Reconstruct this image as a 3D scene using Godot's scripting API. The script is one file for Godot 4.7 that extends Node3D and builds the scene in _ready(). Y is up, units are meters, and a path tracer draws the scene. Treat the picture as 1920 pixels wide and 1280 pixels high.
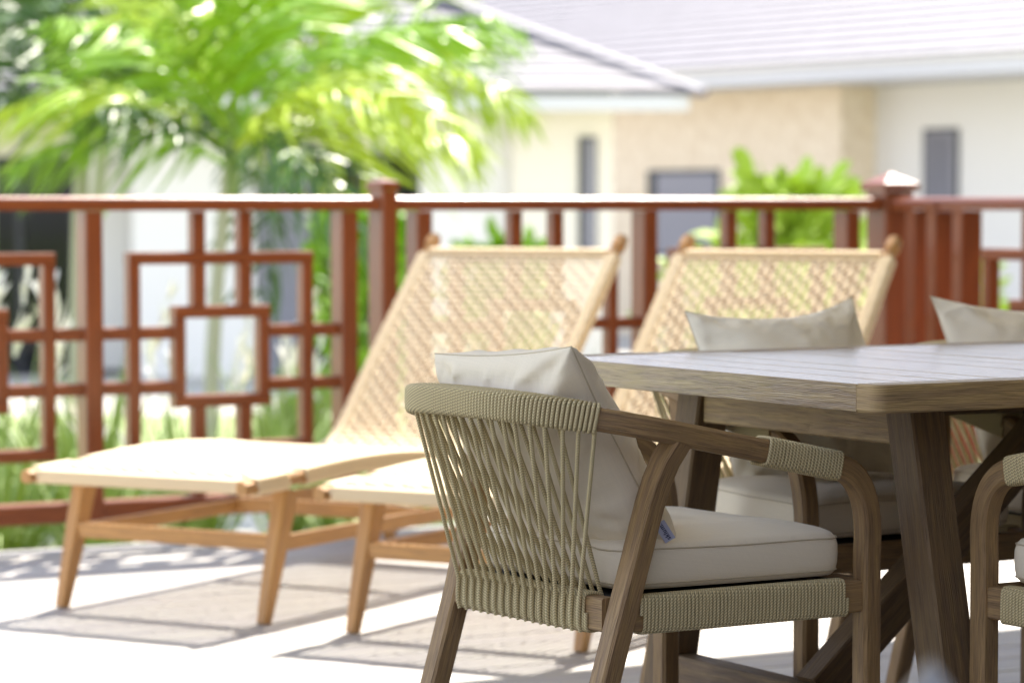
extends Node3D
# Shaded terrace: rope dining chairs round a table, two woven loungers in the sun, a lattice railing and a garden with houses behind.
# Points are written as (X to the right, H up, Z away from the camera); v3() turns them into Godot's axes.

var rng := RandomNumberGenerator.new()
var taken := {}
var M := {}

func v3(x: float, h: float, z: float) -> Vector3:
	return Vector3(x, h, -z)

# ------------------------------------------------------------------ mesh builder
class MB:
	var v := PackedVector3Array()
	var n := PackedVector3Array()
	var uv := PackedVector2Array()
	var ix := PackedInt32Array()
	var off := Vector2.ZERO

	func vert(p: Vector3, nn: Vector3, t: Vector2) -> int:
		v.append(p); n.append(nn); uv.append(t + off)
		return v.size() - 1

	func face(a: int, b: int, c: int) -> void:      # clockwise seen from outside, by the normals
		var g := (v[b] - v[a]).cross(v[c] - v[a])
		if g.dot(n[a] + n[b] + n[c]) > 0.0:
			ix.append(a); ix.append(c); ix.append(b)
		else:
			ix.append(a); ix.append(b); ix.append(c)

	func quad(a: int, b: int, c: int, d: int) -> void:
		face(a, b, c); face(a, c, d)

	func flat(p: Array, nn: Vector3) -> void:       # a flat polygon as a fan
		var ids := []
		var ax := (p[1] - p[0]).normalized() as Vector3
		var ay := nn.cross(ax)
		for q in p:
			ids.append(vert(q, nn, Vector2((q - p[0]).dot(ay), (q - p[0]).dot(ax))))
		for k in range(1, ids.size() - 1):
			face(ids[0], ids[k], ids[k + 1])

	# profile: Array of [a, b, na, nb, ua, ub] in (side, up)
	func sweep(path: PackedVector3Array, ups: PackedVector3Array, prof: Array, caps := true, scales := PackedFloat32Array(), v0 := 0.0) -> void:
		var rings := path.size()
		var m := prof.size()
		var base := v.size()
		var run := v0
		for i in rings:
			var t := (path[mini(i + 1, rings - 1)] - path[maxi(i - 1, 0)]).normalized()
			var up := (ups[i] - t * ups[i].dot(t)).normalized()
			var side := t.cross(up)
			if i > 0: run += path[i].distance_to(path[i - 1])
			var s := scales[i] if scales.size() else 1.0
			for g in prof:
				v.append(path[i] + (side * g[0].x + up * g[0].y) * s)
				v.append(path[i] + (side * g[1].x + up * g[1].y) * s)
				n.append(side * g[2].x + up * g[2].y)
				n.append(side * g[3].x + up * g[3].y)
				uv.append(Vector2(g[4], run) + off)
				uv.append(Vector2(g[5], run) + off)
		for i in rings - 1:
			for k in m:
				var a := base + (i * m + k) * 2
				var b := a + m * 2
				quad(a, a + 1, b + 1, b)
		if caps:
			for e in [0, rings - 1]:
				var t2: Vector3 = (path[e] - path[e + (1 if e == 0 else -1)]).normalized()
				var pts := []
				for k in m:
					pts.append(v[base + (e * m + k) * 2])
				flat(pts, t2)

	func beam(a: Vector3, b: Vector3, w: float, h: float, up := Vector3.UP, ch := 0.003) -> void:
		sweep(PackedVector3Array([a, b]), PackedVector3Array([up, up]), MB.rect(w, h, ch))

	func box(c: Vector3, s: Vector3, ch := 0.003) -> void:     # grain along the longest side
		var k := s.max_axis_index()
		var d := Vector3.ZERO
		d[k] = s[k] / 2.0
		if k == 1:
			beam(c - d, c + d, s.z, s.x, Vector3.RIGHT, ch)
		elif k == 0:
			beam(c - d, c + d, s.z, s.y, Vector3.UP, ch)
		else:
			beam(c - d, c + d, s.x, s.y, Vector3.UP, ch)

	func tube(path: PackedVector3Array, r: float, sides := 6, tile := 2.0, caps := false, scales := PackedFloat32Array()) -> void:
		var ups := PackedVector3Array()
		var t := (path[1] - path[0]).normalized()
		var u := t.cross(Vector3(0.31, 0.77, 0.55)).normalized()
		for i in path.size():
			t = (path[mini(i + 1, path.size() - 1)] - path[maxi(i - 1, 0)]).normalized()
			u = (u - t * u.dot(t)).normalized()
			ups.append(u)
		sweep(path, ups, MB.ellipse(r, r, sides, tile), caps, scales)

	static func rect(w: float, h: float, ch: float) -> Array:
		var x := w / 2.0
		var y := h / 2.0
		var c := minf(ch, minf(x, y) * 0.8)
		var p := [Vector2(x, -y + c), Vector2(x, y - c), Vector2(x - c, y), Vector2(-x + c, y), Vector2(-x, y - c), Vector2(-x, -y + c), Vector2(-x + c, -y), Vector2(x - c, -y)]
		var out := []
		var u := 0.0
		for i in 8:
			var a: Vector2 = p[i]
			var b: Vector2 = p[(i + 1) % 8]
			var e := (b - a).normalized()
			var nn := Vector2(e.y, -e.x)
			var l := a.distance_to(b)
			# chamfers get normals that lean to their neighbours, so the edge reads as rounded
			if i % 2 == 1:
				out.append([a, b, (nn + Vector2(nn.y, -nn.x) * 0.6).normalized() if false else nn, nn, u, u + l])
			else:
				out.append([a, b, nn, nn, u, u + l])
			u += l
		return out

	static func ellipse(a: float, b: float, sides: int, tile := 1.0) -> Array:
		var out := []
		for i in sides:
			var f := TAU * i / sides
			var g := TAU * (i + 1) / sides
			out.append([Vector2(cos(f) * a, sin(f) * b), Vector2(cos(g) * a, sin(g) * b), Vector2(cos(f) * b, sin(f) * a).normalized(), Vector2(cos(g) * b, sin(g) * a).normalized(), tile * i / sides, tile * (i + 1) / sides])
		return out

	# grid of points (rows x cols), smooth normals, outward away from "inside"
	func sheet(pts: PackedVector3Array, cols: int, uvs: PackedVector2Array, inside: Vector3, two := false) -> void:
		var rows := pts.size() / cols
		var base := v.size()
		var c := PackedVector3Array()
		c.resize(pts.size())
		for i in rows:
			for j in cols:
				var a := pts[i * cols + mini(j + 1, cols - 1)] - pts[i * cols + maxi(j - 1, 0)]
				var b := pts[mini(i + 1, rows - 1) * cols + j] - pts[maxi(i - 1, 0) * cols + j]
				var g := a.cross(b).normalized()
				var p := pts[i * cols + j]
				if g.dot(p - inside) < 0.0: g = -g
				v.append(p); n.append(g); uv.append(uvs[i * cols + j])
		for i in rows - 1:
			for j in cols - 1:
				var k := base + i * cols + j
				quad(k, k + 1, k + cols + 1, k + cols)

	func add(o: MB, x: Transform3D) -> void:
		var base := v.size()
		for k in o.v.size():
			v.append(x * o.v[k]); n.append((x.basis * o.n[k]).normalized()); uv.append(o.uv[k])
		for k in o.ix:
			ix.append(base + k)

	func mesh() -> ArrayMesh:
		var a := []
		a.resize(Mesh.ARRAY_MAX)
		a[Mesh.ARRAY_VERTEX] = v
		a[Mesh.ARRAY_NORMAL] = n
		a[Mesh.ARRAY_TEX_UV] = uv
		a[Mesh.ARRAY_INDEX] = ix
		var m := ArrayMesh.new()
		m.add_surface_from_arrays(Mesh.PRIMITIVE_TRIANGLES, a)
		return m

# ------------------------------------------------------------------ naming
func numbered(called: String) -> String:
	if not taken.has(called):
		taken[called] = 0
		return called
	taken[called] += 1
	return "%s_%03d" % [called, taken[called]]

func tag(o: Node, label := "", category := "", group := "", kind := "") -> Node:
	if label: o.set_meta("label", label)
	if category: o.set_meta("category", category)
	if group: o.set_meta("group", group)
	if kind: o.set_meta("kind", kind)
	return o

func thing(called: String, label: String, category: String, at := Vector3.ZERO, turn := 0.0, group := "") -> Node3D:
	var o := Node3D.new()
	o.name = numbered(called)
	add_child(o)
	o.position = at
	o.rotation.y = turn
	tag(o, label, category, group)
	return o

func part(called: String, shape: Variant, material: Material, parent: Node = self) -> MeshInstance3D:
	var o := MeshInstance3D.new()
	o.mesh = shape.mesh() if shape is MB else shape
	o.material_override = material
	if parent == self:
		o.name = numbered(called)
	else:
		var k := 0
		var nm := called
		while parent.has_node(NodePath(nm)):
			k += 1
			nm = "%s_%03d" % [called, k]
		o.name = nm
	parent.add_child(o, true)
	return o

func stuff(o: Node) -> Node:
	o.set_meta("kind", "stuff")
	return o

func dup(src: Node3D, label: String, at: Vector3, turn: float, called := "") -> Node3D:
	var r: Node3D = src.duplicate()
	r.name = numbered(called if called else String(src.name))
	add_child(r)
	r.position = at
	r.rotation = Vector3(0, turn, 0)
	r.set_meta("label", label)
	return r

func cbox(c: Vector3, s: Vector3, ch := 0.003) -> MB:
	var b := MB.new()
	b.off = Vector2(rng.randf(), rng.randf())
	b.box(c, s, ch)
	return b

func cbeam(a: Vector3, b: Vector3, w: float, h: float, up := Vector3.UP, ch := 0.003) -> MB:
	var m := MB.new()
	m.off = Vector2(rng.randf(), rng.randf())
	m.beam(a, b, w, h, up, ch)
	return m

# ------------------------------------------------------------------ materials
func lin(r: float, g: float, b: float) -> Color:
	return Color(r, g, b).linear_to_srgb()

func mat(called: String, c: Color, rough := 0.6) -> StandardMaterial3D:
	var m := StandardMaterial3D.new()
	m.resource_name = called
	m.albedo_color = c
	m.roughness = rough
	M[called] = m
	return m

func blend_noise(ns: FastNoiseLite, x: float, y: float, sx: float, sy: float, w: float, h: float) -> float:
	# noise that wraps at w x h (pixels), sampled at scale sx, sy
	var fx := clampf((x - w * 0.85) / (w * 0.15), 0.0, 1.0)
	var fy := clampf((y - h * 0.85) / (h * 0.15), 0.0, 1.0)
	var a := ns.get_noise_2d(x * sx, y * sy)
	if fx > 0.0: a = lerpf(a, ns.get_noise_2d((x - w) * sx, y * sy), fx)
	if fy > 0.0:
		var b := ns.get_noise_2d(x * sx, (y - h) * sy)
		if fx > 0.0: b = lerpf(b, ns.get_noise_2d((x - w) * sx, (y - h) * sy), fx)
		a = lerpf(a, b, fy)
	return a

# grain runs along v; returns [albedo, height]
func wood_maps(sd: int, contrast: float, open: float) -> Array:
	var w := 256
	var h := 512
	var ns := FastNoiseLite.new()
	ns.seed = sd
	ns.noise_type = FastNoiseLite.TYPE_SIMPLEX_SMOOTH
	ns.frequency = 1.0
	ns.fractal_type = FastNoiseLite.FRACTAL_NONE
	var im := Image.create(w, h, false, Image.FORMAT_RGB8)
	var hm := Image.create(w, h, false, Image.FORMAT_RGB8)
	for y in h:
		for x in w:
			var warp := blend_noise(ns, x, y, 0.012, 0.006, w, h) * 3.0
			var broad := blend_noise(ns, x + warp, y, 0.045, 0.0028, w, h)
			var fine := blend_noise(ns, x + warp + 500, y, 0.24, 0.006, w, h)
			var pore := blend_noise(ns, x + warp * 0.5 + 900, y, 0.5, 0.011, w, h)
			var g := 0.84 + contrast * (0.06 * broad + 0.08 * fine)
			var dark := clampf((pore - 0.30) * 2.0, 0.0, 1.0) * open
			g = clampf(g * (1.0 - 0.32 * dark), 0.05, 1.0)
			var warm := 0.03 * broad
			im.set_pixel(x, y, Color(g, clampf(g * (0.985 + warm * 0.3), 0, 1), clampf(g * (0.96 - warm), 0, 1)))
			var k := clampf(0.6 + 0.25 * fine - 0.6 * dark, 0.0, 1.0)
			hm.set_pixel(x, y, Color(k, k, k))
	hm.bump_map_to_normal_map(3.0)
	return [ImageTexture.create_from_image(im), ImageTexture.create_from_image(hm)]

func wood(called: String, c: Color, maps: Array, rough: float, bump: float, sc := Vector3(4, 2, 1)) -> StandardMaterial3D:
	var m := mat(called, c, rough)
	m.albedo_texture = maps[0]
	m.normal_enabled = true
	m.normal_texture = maps[1]
	m.normal_scale = bump
	m.uv1_scale = sc
	return m

func braid_maps() -> Array:
	var w := 64
	var im := Image.create(w, w, false, Image.FORMAT_RGB8)
	var hm := Image.create(w, w, false, Image.FORMAT_RGB8)
	for y in w:
		for x in w:
			var u := float(x) / w
			var t := float(y) / w
			var a := fposmod(t * 2.0 + absf(fposmod(u, 1.0) - 0.5) * 2.0, 1.0)
			var k := sin(a * PI)
			var g := 0.62 + 0.38 * k
			im.set_pixel(x, y, Color(g, g, g * 0.97))
			hm.set_pixel(x, y, Color(k, k, k))
	hm.bump_map_to_normal_map(4.0)
	return [ImageTexture.create_from_image(im), ImageTexture.create_from_image(hm)]

func cloth_maps() -> Array:
	var w := 128
	var im := Image.create(w, w, false, Image.FORMAT_RGB8)
	var hm := Image.create(w, w, false, Image.FORMAT_RGB8)
	var r2 := RandomNumberGenerator.new()
	r2.seed = 5
	var rows := []
	var cols := []
	for k in 64:
		rows.append(r2.randf_range(0.97, 1.0)); cols.append(r2.randf_range(0.97, 1.0))
	for y in w:
		for x in w:
			var over := (x / 2 + y / 2) % 2 == 0
			var g: float = (rows[y / 2] if over else cols[x / 2]) * (1.0 if over else 0.94)
			im.set_pixel(x, y, Color(g, g, g))
			var k := 0.7 if over else 0.35
			hm.set_pixel(x, y, Color(k, k, k))
	hm.bump_map_to_normal_map(1.5)
	return [ImageTexture.create_from_image(im), ImageTexture.create_from_image(hm)]

func noise_tex(freq: float, lo: Color, hi: Color, sd := 1, normal := false, size := 512) -> NoiseTexture2D:
	var ns := FastNoiseLite.new()
	ns.seed = sd
	ns.frequency = freq
	ns.fractal_octaves = 5
	var t := NoiseTexture2D.new()
	t.width = size; t.height = size
	t.seamless = true
	t.noise = ns
	if normal:
		t.as_normal_map = true
		t.bump_strength = 4.0
	else:
		var g := Gradient.new()
		g.set_color(0, lo); g.set_color(1, hi)
		t.color_ramp = g
	return t

func make_materials() -> void:
	var w1 := wood_maps(3, 1.15, 0.75)
	var w2 := wood_maps(11, 0.9, 0.35)
	wood("weathered_wood", lin(0.42, 0.265, 0.122), w1, 0.6, 0.7, Vector3(8, 3.2, 1))
	var tw := wood("table_wood", lin(0.53, 0.375, 0.19), w1, 0.45, 0.5, Vector3(7, 2.6, 1))
	tw.metallic_specular = 0.4
	var tt := wood("table_top_wood", lin(0.50, 0.375, 0.225), w1, 0.22, 0.35, Vector3(7, 2.6, 1))
	tt.metallic_specular = 0.5
	wood("shaded_table_wood", lin(0.23, 0.145, 0.068), w1, 0.6, 0.7, Vector3(7, 2.6, 1))  # table wood darkened to stand in for the shade under the top
	wood("golden_teak", lin(0.66, 0.36, 0.125), w2, 0.5, 0.4)
	wood("red_wood", lin(0.32, 0.086, 0.026), w2, 0.32, 0.15)
	var dk := wood("deck_wood", lin(0.54, 0.525, 0.525), w2, 0.6, 0.35, Vector3(3, 0.7, 1))
	dk.roughness = 0.55
	var br := braid_maps()
	var rope := mat("olive_rope", lin(0.71, 0.58, 0.34), 0.85)
	rope.albedo_texture = br[0]; rope.normal_enabled = true; rope.normal_texture = br[1]; rope.normal_scale = 0.8
	rope.uv1_scale = Vector3(1, 110, 1)
	mat("cream_cord", lin(0.79, 0.645, 0.43), 0.7)
	var cl := cloth_maps()
	var cu := mat("cream_canvas", lin(0.87, 0.76, 0.585), 0.9)
	cu.albedo_texture = cl[0]; cu.normal_enabled = true; cu.normal_texture = cl[1]; cu.normal_scale = 0.35
	cu.uv1_scale = Vector3(14, 14, 1)
	cu.rim_enabled = true; cu.rim = 0.4
	var cp := mat("lit_canvas", lin(0.90, 0.83, 0.68), 0.9)  # cream canvas lightened, rim raised, to stand in for light on the far pillows
	cp.rim_enabled = true; cp.rim = 0.7
	var cg := mat("grey_canvas", lin(0.33, 0.32, 0.31), 0.9)
	cg.albedo_texture = cl[0]; cg.uv1_scale = Vector3(14, 14, 1)
	mat("dark_webbing", lin(0.03, 0.028, 0.025), 0.9)
	mat("seam_thread", lin(0.55, 0.46, 0.32), 0.9)
	mat("tag_cloth", lin(0.42, 0.42, 0.55), 0.8)
	mat("tag_ink", lin(0.03, 0.03, 0.08), 0.8)
	mat("white_wall", lin(0.82, 0.785, 0.72), 0.9)
	mat("cream_wall", lin(0.78, 0.72, 0.60), 0.9)
	var st := mat("stone_wall", Color.WHITE, 0.9)
	st.albedo_texture = noise_tex(0.02, Color(0.86, 0.78, 0.66), Color(0.96, 0.90, 0.80), 4)
	st.uv1_triplanar = true; st.uv1_scale = Vector3(0.4, 0.4, 0.4)
	mat("fascia_paint", lin(0.62, 0.61, 0.60), 0.7)
	var rf := mat("roof_tile", Color.WHITE, 0.7)
	rf.albedo_texture = noise_tex(0.01, Color(0.40, 0.385, 0.41), Color(0.47, 0.455, 0.48), 8)
	rf.uv1_triplanar = true; rf.uv1_scale = Vector3(0.3, 0.3, 0.3)
	mat("grey_shutter", lin(0.27, 0.26, 0.28), 0.6)
	mat("dark_frame", lin(0.03, 0.03, 0.032), 0.5)
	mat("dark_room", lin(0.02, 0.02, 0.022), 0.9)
	var gl := mat("window_glass", Color(0.06, 0.07, 0.07, 0.15), 0.05)
	gl.metallic_specular = 0.25
	gl.transparency = BaseMaterial3D.TRANSPARENCY_ALPHA
	var lawn := mat("lawn_turf", Color.WHITE, 0.9)
	lawn.albedo_texture = noise_tex(0.015, lin(0.16, 0.22, 0.06), lin(0.30, 0.35, 0.14), 21)
	lawn.uv1_triplanar = true; lawn.uv1_scale = Vector3(0.25, 0.25, 0.25)
	var sand := mat("pale_gravel", Color.WHITE, 0.95)
	sand.albedo_texture = noise_tex(0.05, lin(0.36, 0.335, 0.29), lin(0.50, 0.47, 0.42), 22)
	sand.uv1_triplanar = true; sand.uv1_scale = Vector3(0.5, 0.5, 0.5)
	for k in [["leaf_green", 0.25, 0.42, 0.014, 1.3], ["leaf_yellow", 0.43, 0.53, 0.02, 1.35], ["leaf_deep", 0.055, 0.125, 0.012, 0.7], ["shrub_leaf", 0.38, 0.50, 0.05, 1.3], ["grass_blade", 0.22, 0.30, 0.06, 1.0], ["plume", 0.76, 0.73, 0.63, 0.7]]:
		var m := mat(k[0], lin(k[1], k[2], k[3]), 0.42 if k[0].begins_with("leaf") else 0.6)
		m.backlight = Color(k[4] * 0.97, k[4], k[4] * 0.35) if k[0] != "plume" else Color(0.7, 0.65, 0.5)
		m.cull_mode = BaseMaterial3D.CULL_DISABLED
	mat("palm_trunk", lin(0.42, 0.40, 0.28), 0.85)
	mat("palm_sheath", lin(0.22, 0.28, 0.08), 0.6)
	mat("unseen_wall_dark", lin(0.09, 0.07, 0.055), 0.7)  # near-black for the unseen walls, so they bounce little light
	mat("ceiling_paint", lin(0.82, 0.74, 0.62), 0.9)
	mat("porch_paint", lin(0.70, 0.62, 0.50), 0.9)

# ------------------------------------------------------------------ the scene
const SUN := Vector2(0.25, 0.79)   # how far the sun stands back (X, Z) for each metre of height

func _ready() -> void:
	rng.seed = 20240
	# camera: a long lens, focused on the back of the nearest rope chair
	var cam := Camera3D.new()
	cam.name = "camera"
	add_child(cam)
	cam.position = v3(0, 1.05, 0)
	cam.rotation.x = -atan(255.0 / 5400.0)
	var ca := CameraAttributesPhysical.new()
	ca.frustum_focal_length = 101.25
	ca.frustum_focus_distance = 4.38
	ca.frustum_near = 0.05
	ca.frustum_far = 600.0
	ca.exposure_aperture = 4.2
	cam.attributes = ca
	cam.current = true
	# sky, exposure, sun (behind the garden, high, a little to the right)
	var env := Environment.new()
	env.background_mode = Environment.BG_SKY
	var ps := ProceduralSkyMaterial.new()
	ps.sky_top_color = Color(0.64, 0.70, 0.81)
	ps.sky_horizon_color = Color(0.92, 0.92, 0.93)
	ps.sky_curve = 0.14
	ps.ground_bottom_color = Color(0.45, 0.43, 0.36)
	ps.ground_horizon_color = Color(0.72, 0.74, 0.74)
	ps.sky_energy_multiplier = 1.0
	var sky := Sky.new()
	sky.sky_material = ps
	env.sky = sky
	env.tonemap_mode = Environment.TONE_MAPPER_LINEAR
	env.tonemap_exposure = 3.3
	env.sdfgi_enabled = true
	env.ssao_enabled = true
	env.ssil_enabled = true
	var we := WorldEnvironment.new()
	we.name = "world"
	we.environment = env
	add_child(we)
	var sun := DirectionalLight3D.new()
	sun.name = "sun"
	sun.light_color = Color(1.0, 0.97, 0.92)
	sun.light_energy = 1.5
	sun.light_angular_distance = 0.5
	sun.shadow_enabled = true
	add_child(sun)
	sun.look_at_from_position(Vector3.ZERO, v3(-SUN.x, -1.0, -SUN.y), Vector3.UP)

	make_materials()
	build_ground()
	build_deck()
	build_porch()
	build_houses()
	build_railings()
	build_garden()
	build_loungers()
	build_table()
	build_chairs()

# ------------------------------------------------------------------ ground and deck
const FT := 0.488692          # 28 degrees: the way the railing and the deck boards run
var FO := Vector2(-1.55, 8.68) # a point on the railing line (X, Z)

func along(u: float, w: float, h: float) -> Vector3:   # u along the railing, w towards the terrace, h up
	return v3(FO.x + cos(FT) * u + sin(FT) * w, h, FO.y + sin(FT) * u - cos(FT) * w)

func build_ground() -> void:
	# one sheet: the lawn, then a bank down to the level of the houses, out to the horizon
	var g := MB.new()
	var pts := PackedVector3Array()
	var uvs := PackedVector2Array()
	for q in [Vector2(-60, -0.4), Vector2(19.6, -0.4), Vector2(20.2, -0.42), Vector2(22.4, -1.06), Vector2(23.0, -1.1), Vector2(90, -1.1), Vector2(450, -1.1)]:
		for x in [-300.0, -20.0, 0.0, 20.0, 300.0]:
			pts.append(v3(x, q.y, q.x)); uvs.append(Vector2(x, q.x))
	g.sheet(pts, 5, uvs, Vector3(0, -500, 0))
	tag(part("ground", g, M.lawn_turf), "", "", "", "structure")
	var p := MB.new()
	var a := along(-6, -3.0, -0.396)
	var b := along(9, -3.0, -0.396)
	var c := along(9, -4.6, -0.396)
	var d := along(-6, -4.6, -0.396)
	p.flat([a, b, c, d], Vector3.UP)
	var q := MB.new()
	q.flat([v3(-60, -1.09, 26.5), v3(60, -1.09, 26.5), v3(60, -1.09, 75), v3(-60, -1.09, 75)], Vector3.UP)
	tag(part("pavement", q, M.pale_gravel), "", "", "", "structure")  # barely seen ground, kept pale to bounce neutral light onto the houses
	tag(part("path", p, M.pale_gravel), "", "", "", "structure")

func build_deck() -> void:
	var root := Node3D.new()
	root.name = numbered("deck")
	add_child(root)
	tag(root, "", "", "", "structure")
	var i := 0
	var w := 0.07
	var step := 0.146
	while w < 9.6:
		var b := MB.new()
		b.off = Vector2(rng.randf(), rng.randf())
		var lift := rng.randf_range(-0.0006, 0.0006)
		var lo := -4.5
		var hi := 7.0
		b.beam(along(lo, w, -0.0125 + lift), along(hi, w, -0.0125 + lift), step - 0.004, 0.025, Vector3.UP, 0.0025)
		part("board", b, M.deck_wood, root)
		w += step
		i += 1
	var f := MB.new()
	f.beam(along(-4.5, 4.8, -0.21), along(7.0, 4.8, -0.21), 9.55, 0.36, Vector3.UP, 0.01)
	part("plinth", f, M.porch_paint, root)
	var e := MB.new()
	e.beam(along(-4.5, -0.022, -0.10), along(7.0, -0.022, -0.10), 0.03, 0.2, Vector3.UP, 0.004)
	part("fascia", e, M.deck_wood, root)

func build_porch() -> void:
	# the roof over the dining end of the terrace, its posts and dark walls that hold back light (all outside the frame)
	var root := thing("terrace_roof", "pale roof out of view that shades the dining end of the terrace", "roof")
	root.set_meta("kind", "structure")
	var wedge := 2.62
	var st := MB.new()
	# edge line: the shadow edge on the floor moved back along the sun, at the roof's height
	var edge := Vector2(0.446 + SUN.x * wedge, 6.652 + SUN.y * wedge)
	var th := deg_to_rad(30.3)
	var ex := Vector2(cos(th), sin(th))
	var en := Vector2(sin(th), -cos(th))
	var mid := edge + en * 5.0
	st.beam(v3(mid.x - ex.x * 3.7, wedge + 0.09, mid.y - ex.y * 3.7), v3(mid.x + ex.x * 8, wedge + 0.09, mid.y + ex.y * 8), 10.0, 0.18, Vector3.UP, 0.01)
	part("slab", st, M.ceiling_paint, root)  # out of view; pale underside bounces light onto cushions and pillows
	for u in [-3.5, 6.5]:
		var c := edge + ex * float(u) + en * 0.3
		part("post", cbeam(v3(c.x, 0.0, c.y), v3(c.x, wedge, c.y), 0.16, 0.16, Vector3.RIGHT, 0.01), M.porch_paint, root)
	var hw := thing("unseen_walls", "dark walls out of view, placed to hold back light at the dining end", "wall")
	hw.set_meta("kind", "structure")
	var g0 := edge + ex * 2.6 + en * 0.4
	var g1 := g0 + en * 9.2
	part("unseen_side_wall", cbeam(v3(g0.x, 1.25, g0.y), v3(g1.x, 1.25, g1.y), 0.25, 2.7, Vector3.UP, 0.01), M.unseen_wall_dark, hw)  # out of view, placed to darken faces turned to the right
	var l0 := edge - ex * 6.2 + en * 3.4
	var l1 := edge - ex * 6.2 + en * 9.4
	part("unseen_side_wall", cbeam(v3(l0.x, 1.25, l0.y), v3(l1.x, 1.25, l1.y), 0.25, 2.7, Vector3.UP, 0.01), M.unseen_wall_dark, hw)  # freestanding wall added out of view to cut light from the left
	var k := edge + en * 9.6
	part("wall", cbeam(v3(k.x - ex.x * 6, 1.25, k.y - ex.y * 6), v3(k.x + ex.x * 8, 1.25, k.y + ex.y * 8), 0.25, 2.7, Vector3.UP, 0.01), M.unseen_wall_dark, hw)  # out of view, kept dark so little light comes from behind

# ------------------------------------------------------------------ houses
func wbox(root: Node, called: String, m: Material, x0: float, x1: float, h0: float, h1: float, z0: float, z1: float) -> MeshInstance3D:
	return part(called, cbox(Vector3((x0 + x1) / 2, (h0 + h1) / 2, (z0 + z1) / 2), Vector3(x1 - x0, h1 - h0, absf(z1 - z0)), 0.01), m, root)

func shutter(root: Node, called: String, x0: float, x1: float, h0: float, h1: float, z: float, step: float) -> void:
	# a louvred shutter: frame and sloping slats, its face towards +z
	var fr := MB.new()
	var t := 0.06
	fr.box(Vector3(x0 + t / 2, (h0 + h1) / 2, z), Vector3(t, h1 - h0, 0.05))
	fr.box(Vector3(x1 - t / 2, (h0 + h1) / 2, z), Vector3(t, h1 - h0, 0.05))
	fr.box(Vector3((x0 + x1) / 2, h1 - t / 2, z), Vector3(x1 - x0 - 2 * t, t, 0.05))
	fr.box(Vector3((x0 + x1) / 2, h0 + t / 2, z), Vector3(x1 - x0 - 2 * t, t, 0.05))
	var f := part(called, fr, M.grey_shutter, root)
	var y := h0 + t + step / 2
	var sl := MB.new()
	sl.beam(Vector3(-(x1 - x0) / 2 + t, 0, 0), Vector3((x1 - x0) / 2 - t, 0, 0), 0.012, step * 1.15, Vector3(0, 0.85, -0.5), 0.002)
	var slm := sl.mesh()
	while y < h1 - t:
		var s := part("slat", slm, M.grey_shutter, f)
		s.position = Vector3((x0 + x1) / 2, y, z)
		y += step

func roof_slope(root: Node, a: Vector3, b: Vector3, c: Vector3, d: Vector3, courses: int, m: Material) -> void:
	# a (left eave) b (right eave) c (right top) d (left top); each course of tiles is a strip that laps the one below
	var nn := (b - a).cross(d - a).normalized()
	if nn.y < 0: nn = -nn
	for k in courses:
		var t0 := float(k) / courses
		var t1 := float(k + 1) / courses + 0.02
		var p0 := a.lerp(d, t0) + nn * 0.10
		var p1 := b.lerp(c, t0) + nn * 0.10
		var p2 := b.lerp(c, t1) + nn * 0.055
		var p3 := a.lerp(d, t1) + nn * 0.055
		var s := MB.new()
		s.flat([p0, p1, p2, p3], nn)
		s.flat([p0 - nn * 0.05, p1 - nn * 0.05, p1, p0], (a - d).normalized())
		part("tile_course", s, m, root)

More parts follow.
